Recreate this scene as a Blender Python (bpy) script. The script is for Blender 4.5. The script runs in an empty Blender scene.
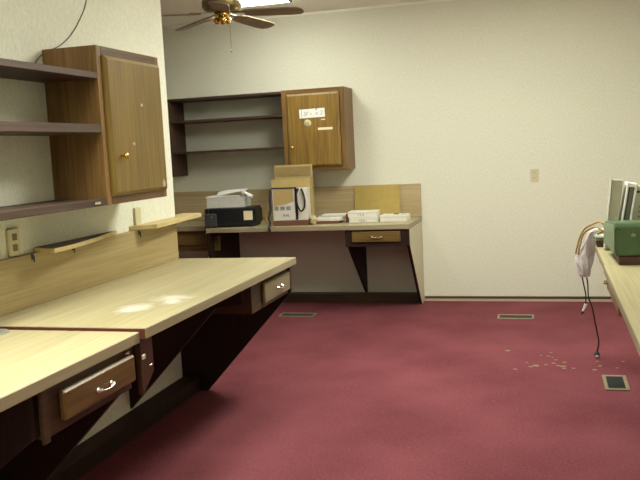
import bpy, bmesh, math, random
from mathutils import Vector, Matrix
random.seed(7)
SC = bpy.context.scene
COL = SC.collection
PI = math.pi

# ------------------------------------------------------------------ materials
def new_mat(name):
    m = bpy.data.materials.new(name); m.use_nodes = True
    nt = m.node_tree; b = nt.nodes['Principled BSDF']
    return m, nt, b

def plain(name, col, rough=.5, metal=0.0, spec=.5, trans=0.0, noise=0.0, nscale=60.0, bump=0.0):
    m, nt, b = new_mat(name)
    b.inputs['Base Color'].default_value = (*col, 1)
    b.inputs['Roughness'].default_value = rough
    b.inputs['Metallic'].default_value = metal
    b.inputs['Specular IOR Level'].default_value = spec
    b.inputs['Transmission Weight'].default_value = trans
    if noise or bump:
        tc = nt.nodes.new('ShaderNodeTexCoord'); n = nt.nodes.new('ShaderNodeTexNoise')
        n.inputs['Scale'].default_value = nscale; n.inputs['Detail'].default_value = 4
        nt.links.new(tc.outputs['Object'], n.inputs['Vector'])
        if noise:
            r = nt.nodes.new('ShaderNodeValToRGB')
            r.color_ramp.elements[0].position = .3; r.color_ramp.elements[1].position = .7
            r.color_ramp.elements[0].color = (*[c*(1-noise) for c in col], 1)
            r.color_ramp.elements[1].color = (*[min(1, c*(1+noise)) for c in col], 1)
            nt.links.new(n.outputs['Fac'], r.inputs['Fac']); nt.links.new(r.outputs['Color'], b.inputs['Base Color'])
        if bump:
            bp = nt.nodes.new('ShaderNodeBump'); bp.inputs['Strength'].default_value = bump
            bp.inputs['Distance'].default_value = .004
            nt.links.new(n.outputs['Fac'], bp.inputs['Height']); nt.links.new(bp.outputs['Normal'], b.inputs['Normal'])
    return m

def wood(name, c0, c1, axis='Z', fine=90.0, along=3.0, rough=.45, spec=.4, coarse=9.0, stains=None, stain_col=(.9, .89, .86)):
    """streaky grain running along one axis"""
    m, nt, b = new_mat(name)
    N, L = nt.nodes, nt.links
    tc = N.new('ShaderNodeTexCoord')
    def stretched(s, a):
        mp = N.new('ShaderNodeMapping')
        v = {'X': (a, s, s), 'Y': (s, a, s), 'Z': (s, s, a)}[axis]
        mp.inputs['Scale'].default_value = v
        L.new(tc.outputs['Object'], mp.inputs['Vector'])
        n = N.new('ShaderNodeTexNoise'); n.inputs['Scale'].default_value = 1; n.inputs['Detail'].default_value = 5
        L.new(mp.outputs['Vector'], n.inputs['Vector'])
        return n
    n1 = stretched(fine, along); n2 = stretched(coarse, along*.25)
    mx = N.new('ShaderNodeMath'); mx.operation = 'MULTIPLY_ADD'; mx.inputs[1].default_value = .6
    ml = N.new('ShaderNodeMath'); ml.operation = 'MULTIPLY'; ml.inputs[1].default_value = .4
    L.new(n2.outputs['Fac'], ml.inputs[0]); L.new(n1.outputs['Fac'], mx.inputs[0]); L.new(ml.outputs[0], mx.inputs[2])
    r = N.new('ShaderNodeValToRGB')
    r.color_ramp.elements[0].position = .36; r.color_ramp.elements[1].position = .64
    r.color_ramp.elements[0].color = (*c0, 1); r.color_ramp.elements[1].color = (*c1, 1)
    L.new(mx.outputs[0], r.inputs['Fac'])
    col = r.outputs['Color']
    if stains:
        nz = N.new('ShaderNodeTexNoise'); nz.inputs['Scale'].default_value = 22; nz.inputs['Detail'].default_value = 6
        L.new(tc.outputs['Object'], nz.inputs['Vector'])
        for (cx, cy, cz, rx, ry, rz, ang, amt) in stains:
            mp = N.new('ShaderNodeMapping'); mp.vector_type = 'TEXTURE'
            mp.inputs['Location'].default_value = (cx, cy, cz); mp.inputs['Scale'].default_value = (rx, ry, rz)
            mp.inputs['Rotation'].default_value = (0, 0, ang)
            L.new(tc.outputs['Object'], mp.inputs['Vector'])
            ln = N.new('ShaderNodeVectorMath'); ln.operation = 'LENGTH'; L.new(mp.outputs['Vector'], ln.inputs[0])
            ad = N.new('ShaderNodeMath'); ad.operation = 'MULTIPLY_ADD'; ad.inputs[1].default_value = 1.1
            L.new(nz.outputs['Fac'], ad.inputs[0]); L.new(ln.outputs['Value'], ad.inputs[2])
            rp = N.new('ShaderNodeMapRange'); rp.inputs['From Min'].default_value = 1.45; rp.inputs['From Max'].default_value = .85
            rp.inputs['To Max'].default_value = amt
            L.new(ad.outputs[0], rp.inputs['Value'])
            mix = N.new('ShaderNodeMix'); mix.data_type = 'RGBA'
            L.new(rp.outputs['Result'], mix.inputs['Factor']); L.new(col, mix.inputs['A'])
            mix.inputs['B'].default_value = (*stain_col, 1)
            col = mix.outputs['Result']
    L.new(col, b.inputs['Base Color'])
    b.inputs['Roughness'].default_value = rough; b.inputs['Specular IOR Level'].default_value = spec
    return m

def wallpaper(name, col):
    m, nt, b = new_mat(name); N, L = nt.nodes, nt.links
    tc = N.new('ShaderNodeTexCoord')
    n = N.new('ShaderNodeTexNoise'); n.inputs['Scale'].default_value = 75; n.inputs['Detail'].default_value = 3
    L.new(tc.outputs['Object'], n.inputs['Vector'])
    mp = N.new('ShaderNodeMapping'); mp.inputs['Scale'].default_value = (150, 150, 45); L.new(tc.outputs['Object'], mp.inputs['Vector'])
    n2 = N.new('ShaderNodeTexNoise'); n2.inputs['Scale'].default_value = 1; L.new(mp.outputs['Vector'], n2.inputs['Vector'])
    ad = N.new('ShaderNodeMath'); ad.operation = 'ADD'; L.new(n.outputs['Fac'], ad.inputs[0]); L.new(n2.outputs['Fac'], ad.inputs[1])
    r = N.new('ShaderNodeValToRGB'); r.color_ramp.elements[0].position = .3; r.color_ramp.elements[1].position = .72
    r.color_ramp.elements[0].color = (*[c*.86 for c in col], 1); r.color_ramp.elements[1].color = (*[c*1.06 for c in col], 1)
    h = N.new('ShaderNodeMath'); h.operation = 'MULTIPLY'; h.inputs[1].default_value = .5
    L.new(ad.outputs[0], h.inputs[0]); L.new(h.outputs[0], r.inputs['Fac']); L.new(r.outputs['Color'], b.inputs['Base Color'])
    bp = N.new('ShaderNodeBump'); bp.inputs['Strength'].default_value = .2; bp.inputs['Distance'].default_value = .004
    L.new(ad.outputs[0], bp.inputs['Height']); L.new(bp.outputs['Normal'], b.inputs['Normal'])
    b.inputs['Roughness'].default_value = .75; b.inputs['Specular IOR Level'].default_value = .2
    return m

def carpet_mat():
    m, nt, b = new_mat('maroon carpet'); N, L = nt.nodes, nt.links
    tc = N.new('ShaderNodeTexCoord')
    n = N.new('ShaderNodeTexNoise'); n.inputs['Scale'].default_value = 75; n.inputs['Detail'].default_value = 6; n.inputs['Roughness'].default_value = .75
    n2 = N.new('ShaderNodeTexNoise'); n2.inputs['Scale'].default_value = 1.6; n2.inputs['Detail'].default_value = 5
    n3 = N.new('ShaderNodeTexNoise'); n3.inputs['Scale'].default_value = 38; n3.inputs['Detail'].default_value = 2
    for x in (n, n2, n3): L.new(tc.outputs['Object'], x.inputs['Vector'])
    r = N.new('ShaderNodeValToRGB'); r.color_ramp.elements[0].position = .25; r.color_ramp.elements[1].position = .75
    r.color_ramp.elements[0].color = (.085, .016, .022, 1); r.color_ramp.elements[1].color = (.285, .086, .100, 1)
    a = N.new('ShaderNodeMath'); a.operation = 'MULTIPLY_ADD'; a.inputs[1].default_value = .55
    c = N.new('ShaderNodeMath'); c.operation = 'MULTIPLY'; c.inputs[1].default_value = .45
    L.new(n2.outputs['Fac'], c.inputs[0]); L.new(n.outputs['Fac'], a.inputs[0]); L.new(c.outputs[0], a.inputs[2])
    L.new(a.outputs[0], r.inputs['Fac'])
    # sparse pale lint flecks
    fl = N.new('ShaderNodeMapRange'); fl.inputs['From Min'].default_value = .74; fl.inputs['From Max'].default_value = .80; fl.inputs['To Max'].default_value = .5
    L.new(n3.outputs['Fac'], fl.inputs['Value'])
    mix = N.new('ShaderNodeMix'); mix.data_type = 'RGBA'; mix.inputs['B'].default_value = (.5, .3, .25, 1)
    L.new(fl.outputs['Result'], mix.inputs['Factor']); L.new(r.outputs['Color'], mix.inputs['A'])
    L.new(mix.outputs['Result'], b.inputs['Base Color'])
    bp = N.new('ShaderNodeBump'); bp.inputs['Strength'].default_value = .6; bp.inputs['Distance'].default_value = .006
    L.new(n.outputs['Fac'], bp.inputs['Height']); L.new(bp.outputs['Normal'], b.inputs['Normal'])
    b.inputs['Roughness'].default_value = .95; b.inputs['Specular IOR Level'].default_value = .1
    return m

def emit(name, col, s):
    m, nt, b = new_mat(name)
    b.inputs['Base Color'].default_value = (.9, .9, .85, 1)
    b.inputs['Emission Color'].default_value = (*col, 1); b.inputs['Emission Strength'].default_value = s
    return m

M = dict(
    wall=wallpaper('cream wallpaper', (.785, .775, .645)),
    ceil=plain('ceiling', (.88, .86, .78), .9, noise=.05, nscale=90, bump=.2),
    carpet=carpet_mat(),
    top=wood('pale grained laminate', (.35, .295, .155), (.475, .415, .24), 'Y', 120, 2.2, .42, .4),
    topx=wood('pale grained laminate across', (.35, .295, .155), (.475, .415, .24), 'X', 120, 2.2, .42, .4),
    splash=wood('tan grained laminate', (.31, .225, .095), (.43, .33, .155), 'Y', 110, 2.2, .45, .35),
    splashx=wood('tan grained laminate across', (.39, .285, .15), (.52, .41, .235), 'X', 110, 2.2, .45, .35),
    edge=wood('laminate edging', (.27, .22, .13), (.35, .29, .18), 'Y', 80, 3, .5, .3),
    edgex=wood('laminate edging across', (.30, .25, .15), (.39, .33, .21), 'X', 80, 3, .5, .3),
    core=plain('red brown board core', (.11, .022, .010), .7),
    cab=wood('stained cabinet wood', (.115, .056, .015), (.25, .138, .042), 'Z', 70, 2.5, .42, .4),
    cabx=wood('stained cabinet wood across', (.11, .052, .014), (.22, .118, .036), 'X', 70, 2.5, .42, .4),
    caby=wood('stained cabinet wood along', (.075, .034, .010), (.15, .075, .022), 'Y', 70, 2.5, .42, .4),
    door=wood('oak door panel', (.16, .090, .018), (.30, .185, .044), 'Z', 85, 3, .4, .45),
    bevel=wood('pale lit door bevel', (.22, .16, .07), (.34, .26, .13), 'Z', 60, 3, .35, .5),  # paler wood: light catching the upward bevels is painted in
    shelf=wood('dark shelf wood along', (.050, .028, .020), (.095, .058, .042), 'Y', 80, 2.5, .5, .35),
    shelfx=wood('dark shelf wood', (.040, .020, .013), (.080, .042, .027), 'X', 80, 2.5, .5, .35),
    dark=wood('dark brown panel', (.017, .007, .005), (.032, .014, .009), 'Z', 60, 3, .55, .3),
    casew=wood('dark drawer case wood', (.035, .017, .008), (.070, .036, .014), 'Y', 70, 3, .5, .35),
    endcap=plain('dark end cap', (.10, .05, .04), .5),
    casex=wood('dark toe board wood', (.040, .022, .012), (.070, .040, .022), 'X', 70, 3, .5, .35),
    kraftp=plain('pale kraft paper', (.58, .50, .28), .8),
    badge=plain('pale green badge', (.26, .33, .22), .5),
    redwood=wood('dark reddish post wood', (.050, .018, .009), (.085, .032, .015), 'Z', 70, 3, .5, .35),
    darkx=wood('dark brown panel across', (.020, .009, .006), (.038, .018, .010), 'X', 60, 3, .55, .3),
    pale_panel=wood('grey beige panel', (.58, .53, .39), (.70, .64, .48), 'Z', 60, 3, .6, .3),
    drw=wood('drawer wood', (.085, .050, .013), (.19, .115, .03), 'X', 80, 4, .4, .4),
    drwy=wood('drawer wood along', (.085, .043, .012), (.155, .085, .024), 'Y', 80, 4, .4, .4),
    drwg=wood('greyed drawer wood', (.16, .125, .065), (.25, .20, .11), 'Y', 80, 4, .45, .4),
    silver=plain('worn chrome', (.75, .73, .68), .22, 1.0),
    brass=plain('brass', (.72, .46, .12), .2, 1.0),
    abrass=plain('antique brass', (.30, .24, .12), .3, 1.0),
    blade=wood('fan blade wood', (.22, .165, .095), (.33, .26, .165), 'X', 50, 4, .5, .3),
    black=plain('black plastic', (.012, .012, .014), .42, noise=.25, nscale=40),
    dgrey=plain('dark grey plastic', (.055, .055, .055), .5),
    white=plain('white paper', (.85, .84, .80), .7),
    tray=plain('frosted plastic', (.66, .64, .58), .4, noise=.06, nscale=30),
    carton=plain('white carton', (.72, .68, .60), .7, noise=.04, nscale=30),
    kraft=plain('tan cardboard', (.47, .345, .135), .85, noise=.06, nscale=25),
    kraftd=plain('brown cardboard', (.30, .205, .085), .85, noise=.08, nscale=25),
    brownc=plain('red brown card', (.16, .065, .035), .8),
    board=plain('mustard board', (.47, .345, .10), .8, noise=.06, nscale=18),
    ink=plain('dark ink', (.05, .045, .045), .7),
    greyink=plain('grey print', (.36, .34, .31), .7),
    cream=plain('cream plastic', (.62, .56, .36), .4),
    creamd=plain('shadowed cream slot', (.20, .16, .08), .5),
    tape=plain('masking tape', (.86, .76, .50), .6),
    yell=plain('faded sticker', (.58, .52, .26), .6),
    ply=wood('raw pale plank', (.50, .38, .17), (.64, .52, .27), 'Y', 60, 3, .6, .3),
    plyd=wood('dark plank top', (.07, .030, .016), (.12, .055, .03), 'Y', 60, 3, .5, .3),
    green=plain('green enamel', (.062, .118, .050), .42, noise=.12, nscale=18),
    greenl=plain('lighter green enamel', (.17, .235, .125), .45, noise=.1, nscale=18),  # lighter tone of the green
    redb=plain('red brown base', (.085, .035, .025), .6, noise=.2, nscale=40),
    beige=plain('beige casing', (.44, .43, .32), .55, noise=.05, nscale=20),
    offw=plain('off white frame', (.78, .77, .70), .5),
    gpanel=plain('grey green panel', (.19, .20, .15), .45),
    louv=plain('grey louvre', (.25, .25, .19), .5),
    cable=plain('amber brown cable', (.33, .21, .05), .5),
    bcord=plain('black cord', (.012, .010, .010), .5),
    bag=plain('thin plastic bag', (.93, .92, .92), .3, spec=.5, trans=.15, bump=1.0, nscale=34),
    bband=plain('black band', (.015, .013, .013), .5),
    vent=plain('brass toned vent metal', (.27, .215, .13), .4, .3),
    ventd=plain('dark vent inside', (.03, .022, .02), .7),
    scrap=plain('pale debris', (.34, .25, .155), .9),
    scrapd=plain('brown debris', (.30, .15, .12), .9),
    base_p=plain('pinkish base strip', (.52, .42, .32), .6),
    base_d=plain('dark base cap', (.085, .045, .022), .5),
    fixture=plain('white fixture metal', (.75, .75, .70), .4),
    whitedot=plain('white plug face', (.9, .88, .9), .3),
    red=plain('dark red plastic', (.16, .03, .04), .5),
)
# ------------------------------------------------------------------ mesh builder
class MB:
    def __init__(s, loc=(0, 0, 0)):
        s.bm = bmesh.new(); s.mats = []; s.o = Vector(loc)
    def mi(s, m):
        if m not in s.mats: s.mats.append(m)
        return s.mats.index(m)
    def absorb(s, tb, mat, smooth=False, mtx=None):
        mp = {}
        for v in tb.verts:
            co = (mtx @ v.co) if mtx else v.co
            mp[v] = s.bm.verts.new(co - s.o)
        i = s.mi(mat)
        for f in tb.faces:
            try: nf = s.bm.faces.new([mp[v] for v in f.verts])
            except ValueError: continue
            nf.material_index = i; nf.smooth = smooth or f.smooth
        tb.free()
    def box(s, x0, x1, y0, y1, z0, z1, mat, bev=0.0, mtx=None, seg=1, faces=None):
        tb = bmesh.new(); bmesh.ops.create_cube(tb, size=1)
        for v in tb.verts:
            v.co = Vector(((x0+x1)/2+v.co.x*(x1-x0), (y0+y1)/2+v.co.y*(y1-y0), (z0+z1)/2+v.co.z*(z1-z0)))
        if bev: bmesh.ops.bevel(tb, geom=tb.edges[:], offset=bev, segments=seg, affect='EDGES', profile=.5)
        n0 = len(s.bm.faces)
        s.absorb(tb, mat, mtx=mtx)
        if faces:   # {'+X': mat,...} recolour faces by direction
            s.bm.faces.ensure_lookup_table(); s.bm.normal_update()
            for f in s.bm.faces[n0:]:
                for k, mm in faces.items():
                    ax = 'XYZ'.index(k[1]); sg = 1 if k[0] == '+' else -1
                    if f.normal[ax]*sg > .9: f.material_index = s.mi(mm)
        return s
    def prism(s, pts, axis, a, b, mat, bev=0.0, mtx=None, capmat=None):
        """pts: 2D polygon; axis 'X' -> pts are (y,z), 'Y' -> (x,z), 'Z' -> (x,y)"""
        def P(p, t):
            return {'X': Vector((t, p[0], p[1])), 'Y': Vector((p[0], t, p[1])), 'Z': Vector((p[0], p[1], t))}[axis]
        tb = bmesh.new()
        A = [tb.verts.new(P(p, a)) for p in pts]; B = [tb.verts.new(P(p, b)) for p in pts]
        n = len(pts)
        caps = [tb.faces.new(A), tb.faces.new(B[::-1])]
        for i in range(n): tb.faces.new([A[i], B[i], B[(i+1) % n], A[(i+1) % n]])
        bmesh.ops.recalc_face_normals(tb, faces=tb.faces[:])
        if bev: bmesh.ops.bevel(tb, geom=tb.edges[:], offset=bev, segments=1, affect='EDGES')
        n0 = len(s.bm.faces)
        s.absorb(tb, mat, mtx=mtx)
        if capmat:
            s.bm.faces.ensure_lookup_table()
            which, mm = capmat
            s.bm.faces[n0+which].material_index = s.mi(mm)
        return s
    def lathe(s, prof, mat, c=(0, 0, 0), n=24, mtx=None):
        tb = bmesh.new(); rings = []
        for (r, z) in prof:
            if r < 1e-6: rings.append([tb.verts.new(Vector((c[0], c[1], c[2]+z)))])
            else: rings.append([tb.verts.new(Vector((c[0]+r*math.cos(2*PI*k/n), c[1]+r*math.sin(2*PI*k/n), c[2]+z))) for k in range(n)])
        for a, b in zip(rings, rings[1:]):
            for k in range(n):
                q = [a[k % len(a)], a[(k+1) % n % len(a)], b[(k+1) % n % len(b)], b[k % len(b)]]
                u = []
                for v in q:
                    if v not in u: u.append(v)
                if len(u) > 2:
                    f = tb.faces.new(u); f.smooth = True
        for r in (rings[0], rings[-1]):
            if len(r) > 2: tb.faces.new(r)
        bmesh.ops.recalc_face_normals(tb, faces=tb.faces[:])
        s.absorb(tb, mat, mtx=mtx); return s
    def tube(s, pts, r, mat, n=8, mtx=None, sub=4, closed=False):
        P = [Vector(p) for p in pts]
        if sub and len(P) > 2:
            Q = []
            for i in range(len(P)-1):
                p0 = P[max(i-1, 0)]; p1 = P[i]; p2 = P[i+1]; p3 = P[min(i+2, len(P)-1)]
                for k in range(sub):
                    t = k/sub
                    Q.append(.5*((2*p1)+(p2-p0)*t+(2*p0-5*p1+4*p2-p3)*t*t+(3*p1-p0-3*p2+p3)*t**3))
            Q.append(P[-1]); P = Q
        rr = r if callable(r) else (lambda t: r)
        tb = bmesh.new(); rings = []; up = Vector((.3, .5, .8)).normalized()
        for i, p in enumerate(P):
            d = (P[min(i+1, len(P)-1)]-P[max(i-1, 0)]).normalized()
            x = d.cross(up)
            if x.length < .05: x = d.cross(Vector((1, 0, 0)))
            x.normalize(); y = d.cross(x); up = x.cross(d) if False else up
            R = rr(i/(len(P)-1))
            rings.append([tb.verts.new(p+R*(math.cos(2*PI*k/n)*x+math.sin(2*PI*k/n)*y)) for k in range(n)])
        for a, b in zip(rings, rings[1:]):
            for k in range(n):
                f = tb.faces.new([a[k], a[(k+1) % n], b[(k+1) % n], b[k]]); f.smooth = True
        tb.faces.new(rings[0]); tb.faces.new(rings[-1])
        bmesh.ops.recalc_face_normals(tb, faces=tb.faces[:])
        s.absorb(tb, mat, mtx=mtx); return s
    def text(s, body, size, mat, mtx, shear=0.0):
        cu = bpy.data.curves.new('txt', 'FONT'); cu.body = body; cu.size = size; cu.shear = shear
        cu.align_x = 'CENTER'; cu.align_y = 'CENTER'; cu.extrude = .0004; cu.resolution_u = 2
        ob = bpy.data.objects.new('txt', cu); COL.objects.link(ob)
        dg = bpy.context.evaluated_depsgraph_get()
        me = bpy.data.meshes.new_from_object(ob.evaluated_get(dg))
        tb = bmesh.new(); tb.from_mesh(me)
        s.absorb(tb, mat, mtx=mtx)
        bpy.data.objects.remove(ob); bpy.data.curves.remove(cu); bpy.data.meshes.remove(me)
        return s
    def build(s, name, parent=None, label=None):
        me = bpy.data.meshes.new(name); s.bm.normal_update(); s.bm.to_mesh(me); s.bm.free()
        for m in s.mats: me.materials.append(m)
        o = bpy.data.objects.new(name, me); COL.objects.link(o)
        if parent is not None: o.parent = parent
        else: o.location = s.o
        if label: o['label'] = label
        return o

def tag(o, label, cat, group=None):
    o['label'] = label; o['category'] = cat
    if group: o['group'] = group
    return o
def thing(name, label, cat, loc=(0, 0, 0), rot=(0, 0, 0), group=None):
    o = bpy.data.objects.new(name, None); COL.objects.link(o)
    o.empty_display_size = .05
    o.location = loc; o.rotation_euler = rot
    return tag(o, label, cat, group)
def struct(name, mb):
    o = mb.build(name); o['kind'] = 'structure'; return o
def T(x, y, z): return Matrix.Translation((x, y, z))
def R(a, ax): return Matrix.Rotation(a, 4, ax)
FRONT = R(PI/2, 'X')             # text facing -Y
RIGHTF = R(PI/2, 'Z') @ R(PI/2, 'X')   # text facing +X

# ------------------------------------------------------------------ the room
XL = -1.0435; YW = -2.7227; XR = 2.05; ZC = 2.606; YB = -8.2; XF = -3.4
struct('floor', MB().box(XF-.1, XR+.1, YB-.1, .1, -.1, 0, M['carpet']))
struct('ceiling', MB().box(XF-.1, XR+.1, YB-.1, .1, ZC, ZC+.1, M['ceil']))
struct('wall_back', MB().box(XF-.1, XR+.1, 0, .1, 0, ZC, M['wall']))
struct('wall_left', MB().box(XL-.12, XL, YB, YW, 0, ZC, M['wall']))
struct('wall_far_left', MB().box(XF-.1, XF, YB, 0, 0, ZC, M['wall']))
struct('wall_right', MB().box(XR, XR+.1, YB, 0, 0, ZC, M['wall']))
struct('wall_rear', MB().box(XF, XR, YB-.1, YB, 0, ZC, M['wall']))
struct('baseboard_back', MB().box(0.003, XR-.001, -.012, 0, 0, .024, M['base_p']).box(0.003, XR-.001, -.016, 0, .024, .044, M['base_d'], .003))
struct('trim_1', MB().box(-2.32, XR, -.010, 0, ZC-.018, ZC, M['ceil']))

# ceiling lights: shallow wrap-around boxes under the ceiling
def ceiling_light(x0, x1, y0, y1, label, strength, watts=0, spread=2.0):
    cx, cy = (x0+x1)/2, (y0+y1)/2
    t = thing('ceiling_light', label, 'ceiling light', (cx, cy, ZC), group='ceiling lights')
    f = MB((cx, cy, ZC)); w = .012; zb = ZC-.061
    f.box(x0, x1, y0, y1, ZC-.010, ZC-.0005, M['fixture'], .002)
    f.build('frame', t)
    for a, b in ((x0, x0+w), (x1-w, x1)):
        e = MB((cx, cy, ZC)); e.box(a, b, y0, y1, zb-.002, ZC-.0105, M['endcap'], .003); e.build('end_cap', t)
    d = MB((cx, cy, ZC)); d.box(x0+w, x1-w, y0+.004, y1-.004, zb, ZC-.0105, emit('lit diffuser', (.97, 1.0, .89), strength), .008); d.build('diffuser', t)
    if watts:      # area lamp added under the diffuser; narrow spread keeps light off the wall
        al = bpy.data.lights.new('tube_light', 'AREA'); al.shape = 'RECTANGLE'; al.size = x1-x0-2*w; al.size_y = y1-y0-2*w
        al.energy = watts; al.color = (.97, 1.0, .89); al.spread = spread
        ao = bpy.data.objects.new('tube_light', al); COL.objects.link(ao); ao.parent = t; ao.location = (0, 0, -.0635)
    return t
ceiling_light(-1.275, -.825, -1.31, -.88, 'square lit ceiling light beside the ceiling fan', 32)
ceiling_light(.30, .90, -2.95, -1.75, 'long lit ceiling light over the middle of the carpet', 37)
ceiling_light(-.55, .05, -5.8, -4.6, 'long lit ceiling light over the left desks', 4, 34, math.radians(112))
ceiling_light(.25, .85, -8.0, -6.8, 'unseen long ceiling light added as fill near the rear wall', 13)  # unseen fixture added as weak fill for the dim areas at the back

# ------------------------------------------------------------------ ceiling fan
FX, FY = -1.165, -1.5
fan = thing('ceiling_fan', 'antique brass ceiling fan with five brown blades hanging before the back wall', 'ceiling fan', (FX, FY, ZC))
L0 = (FX, FY, ZC)
mb = MB(L0); mb.lathe([(.06, 0), (.075, -.01), (.075, -.05), (.045, -.06), (.045, -.075)], M['abrass'], L0); mb.build('canopy', fan)
mb = MB(L0); mb.lathe([(.05, -.075), (.10, -.085), (.137, -.105), (.143, -.125), (.143, -.165), (.125, -.187), (.08, -.195), (.055, -.2)], M['abrass'], L0, 32)
mb.build('motor_housing', fan)
mb = MB(L0); mb.lathe([(.056, -.2), (.056, -.225), (.04, -.24), (.03, -.25)], M['brass'], L0)
sw = mb.build('switch_housing', fan)
for k in range(3):
    a = 2*PI*k/3+.9
    mb = MB(L0); c = (FX+.05*math.cos(a), FY+.05*math.sin(a), ZC-.255)
    mb.lathe([(0, .022), (.014, .02), (.022, .004), (.020, -.016), (.012, -.024), (0, -.026)], M['brass'], c, 14)
    mb.build('lamp_socket', fan)
mb = MB(L0); mb.lathe([(.03, -.25), (.028, -.268), (.012, -.285), (0, -.288)], M['brass'], L0); mb.build('finial', fan)
for k in range(5):
    a = math.radians(2+72*k)
    mtx = T(FX, FY, ZC-.208) @ R(a, 'Z') @ R(math.radians(3.0), 'Y') @ R(math.radians(-11), 'X')
    b = MB(L0)
    pts = [(.17, -.045), (.22, -.060), (.50, -.070), (.575, -.062), (.603, -.030), (.606, 0), (.603, .030), (.575, .062), (.50, .070), (.22, .060), (.17, .045)]
    b.prism(pts, 'Z', -.004, .004, M['blade'], mtx=mtx)
    bl = b.build('blade', fan)
    a2 = MB(L0)
    a2.prism([(.07, -.012), (.15, -.012), (.20, -.035), (.235, -.030), (.22, 0), (.235, .030), (.20, .035), (.15, .012), (.07, .012)], 'Z', .0042, .010, M['abrass'], mtx=mtx)
    a2.build('blade_bracket', bl)
mb = MB(L0); mb.tube([(FX+.062, FY-.02, ZC-.205), (FX+.062, FY-.02, ZC-.47)], .0016, M['abrass'], 6, sub=0)
mb.lathe([(0, .012), (.005, .006), (.006, -.004), (0, -.012)], M['brass'], (FX+.062, FY-.02, ZC-.48), 10)
mb.build('pull_chain', fan)

# ------------------------------------------------------------------ shared desk parts
def bail_pull(mb, c, half, axis, out, mat):
    """two posts and a drooping bail; axis = direction it runs, out = outward unit vector"""
    ax = Vector({'X': (1, 0, 0), 'Y': (0, 1, 0)}[axis]); o = Vector(out); c = Vector(c)
    for s in (-1, 1):
        p = c+ax*half*s
        mtx = T(*p) @ (o.to_track_quat('Z', 'Y').to_matrix().to_4x4())
        mb.lathe([(.011, 0), (.011, .003), (.006, .006), (.006, .014), (0, .016)], mat, n=12, mtx=mtx)
    pts = [c+ax*half*t+o*(.012+.004*(1-t*t))+Vector((0, 0, -.005*(1-t*t))) for t in (-1, -.6, 0, .6, 1)]
    mb.tube(pts, .0036, mat, 8)
    return mb

# ------------------------------------------------------------------ left desks (along the dividing wall)
# far unit
A0, A1 = -4.515, -2.7445
la = (XL, -3.6, 0)
dA = thing('wall_desk', 'long pale laminate wall desk with white scuffs on top, far half of the left run', 'desk', la, group='built-in wall desks')
stA = wood('pale grained laminate scuffed', (.35, .295, .155), (.475, .415, .24), 'Y', 120, 2.2, .42, .4,
           stains=[(-.535-XL, -4.18+3.6, .79, .085, .125, .5, .0, .5), (-.475-XL, -3.955+3.6, .79, .115, .10, .5, .0, .42), (-.43-XL, -4.05+3.6, .79, .05, .08, .5, 0, .5)])
w = MB(la); w.box(XL+.001, -.302, A0, A1, .75, .79, M['edge'], .003, faces={'+Z': stA, '-Y': M['core']}); w.build('worktop', dA)
w = MB(la); w.box(XL+.001, XL+.022, A0, A1-.012, .7905, 1.010, M['splash'], .002, faces={'+Y': M['top']}); w.build('backsplash', dA)
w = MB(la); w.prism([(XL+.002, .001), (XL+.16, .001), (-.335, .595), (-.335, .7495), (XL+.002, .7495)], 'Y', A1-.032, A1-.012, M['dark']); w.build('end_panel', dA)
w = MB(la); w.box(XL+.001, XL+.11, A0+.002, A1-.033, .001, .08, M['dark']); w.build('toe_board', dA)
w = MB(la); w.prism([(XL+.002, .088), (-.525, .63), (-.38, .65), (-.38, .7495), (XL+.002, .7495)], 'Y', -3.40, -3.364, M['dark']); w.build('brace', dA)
w = MB(la); w.prism([(-4.512, .7495), (-4.512, .545), (-4.425, .612), (-4.425, .7495)], 'X', -.352, -.33, M['redwood']); w.build('support_post', dA, 'reddish brown post with a slanted foot')
w = MB(la); w.box(-.80, -.346, -3.362, -2.79, .592, .7495, M['casew'], .002); w.build('drawer_case', dA)
w = MB(la); w.box(-.345, -.326, -3.215, -2.80, .617, .722, M['drwg'], .005); dr = w.build('drawer', dA, 'greyed wooden drawer front')
bail_pull(MB(la), (-.326, -2.988, .664), .035, 'Y', (1, 0, 0), M['silver']).build('handle', dr)

# near unit
B0, B1 = -6.35, -4.5185
lb = (XL, -5.4, 0)
dB = thing('wall_desk', 'pale laminate wall desk nearest the viewer at lower left, with a small wooden drawer', 'desk', lb, group='built-in wall desks')
w = MB(lb); w.box(XL+.001, -.325, B0, B1, .737, .777, M['edge'], .003, faces={'+Z': M['top']}); w.build('worktop', dB)
w = MB(lb); w.box(XL+.001, XL+.022, B0, B1, .7775, 1.010, M['splash'], .002); w.build('backsplash', dB)
w = MB(lb); w.box(XL+.001, XL+.11, B0+.02, B1-.045, .001, .08, M['dark']); w.build('toe_board', dB)
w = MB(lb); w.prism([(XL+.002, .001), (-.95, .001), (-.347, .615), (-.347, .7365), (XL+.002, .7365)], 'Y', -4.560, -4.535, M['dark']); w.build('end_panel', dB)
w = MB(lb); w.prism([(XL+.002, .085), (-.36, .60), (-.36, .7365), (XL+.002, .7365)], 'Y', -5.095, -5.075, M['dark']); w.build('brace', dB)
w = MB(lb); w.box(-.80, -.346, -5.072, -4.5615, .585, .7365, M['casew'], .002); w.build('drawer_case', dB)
w = MB(lb); w.box(-.349, -.336, -5.088, -5.055, .575, .735, M['casew'], .003); w.build('case_stile', dB)
w = MB(lb); w.box(-.345, -.322, -4.995, -4.568, .615, .708, M['drwy'], .006, faces={'+Z': M['bevel']}); dr = w.build('drawer', dB, 'reddish wooden drawer front with pale top edge')  # top face takes the painted lit bevel colour
bail_pull(MB(lb), (-.322, -4.773, .655), .040, 'Y', (1, 0, 0), M['silver']).build('handle', dr)
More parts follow.
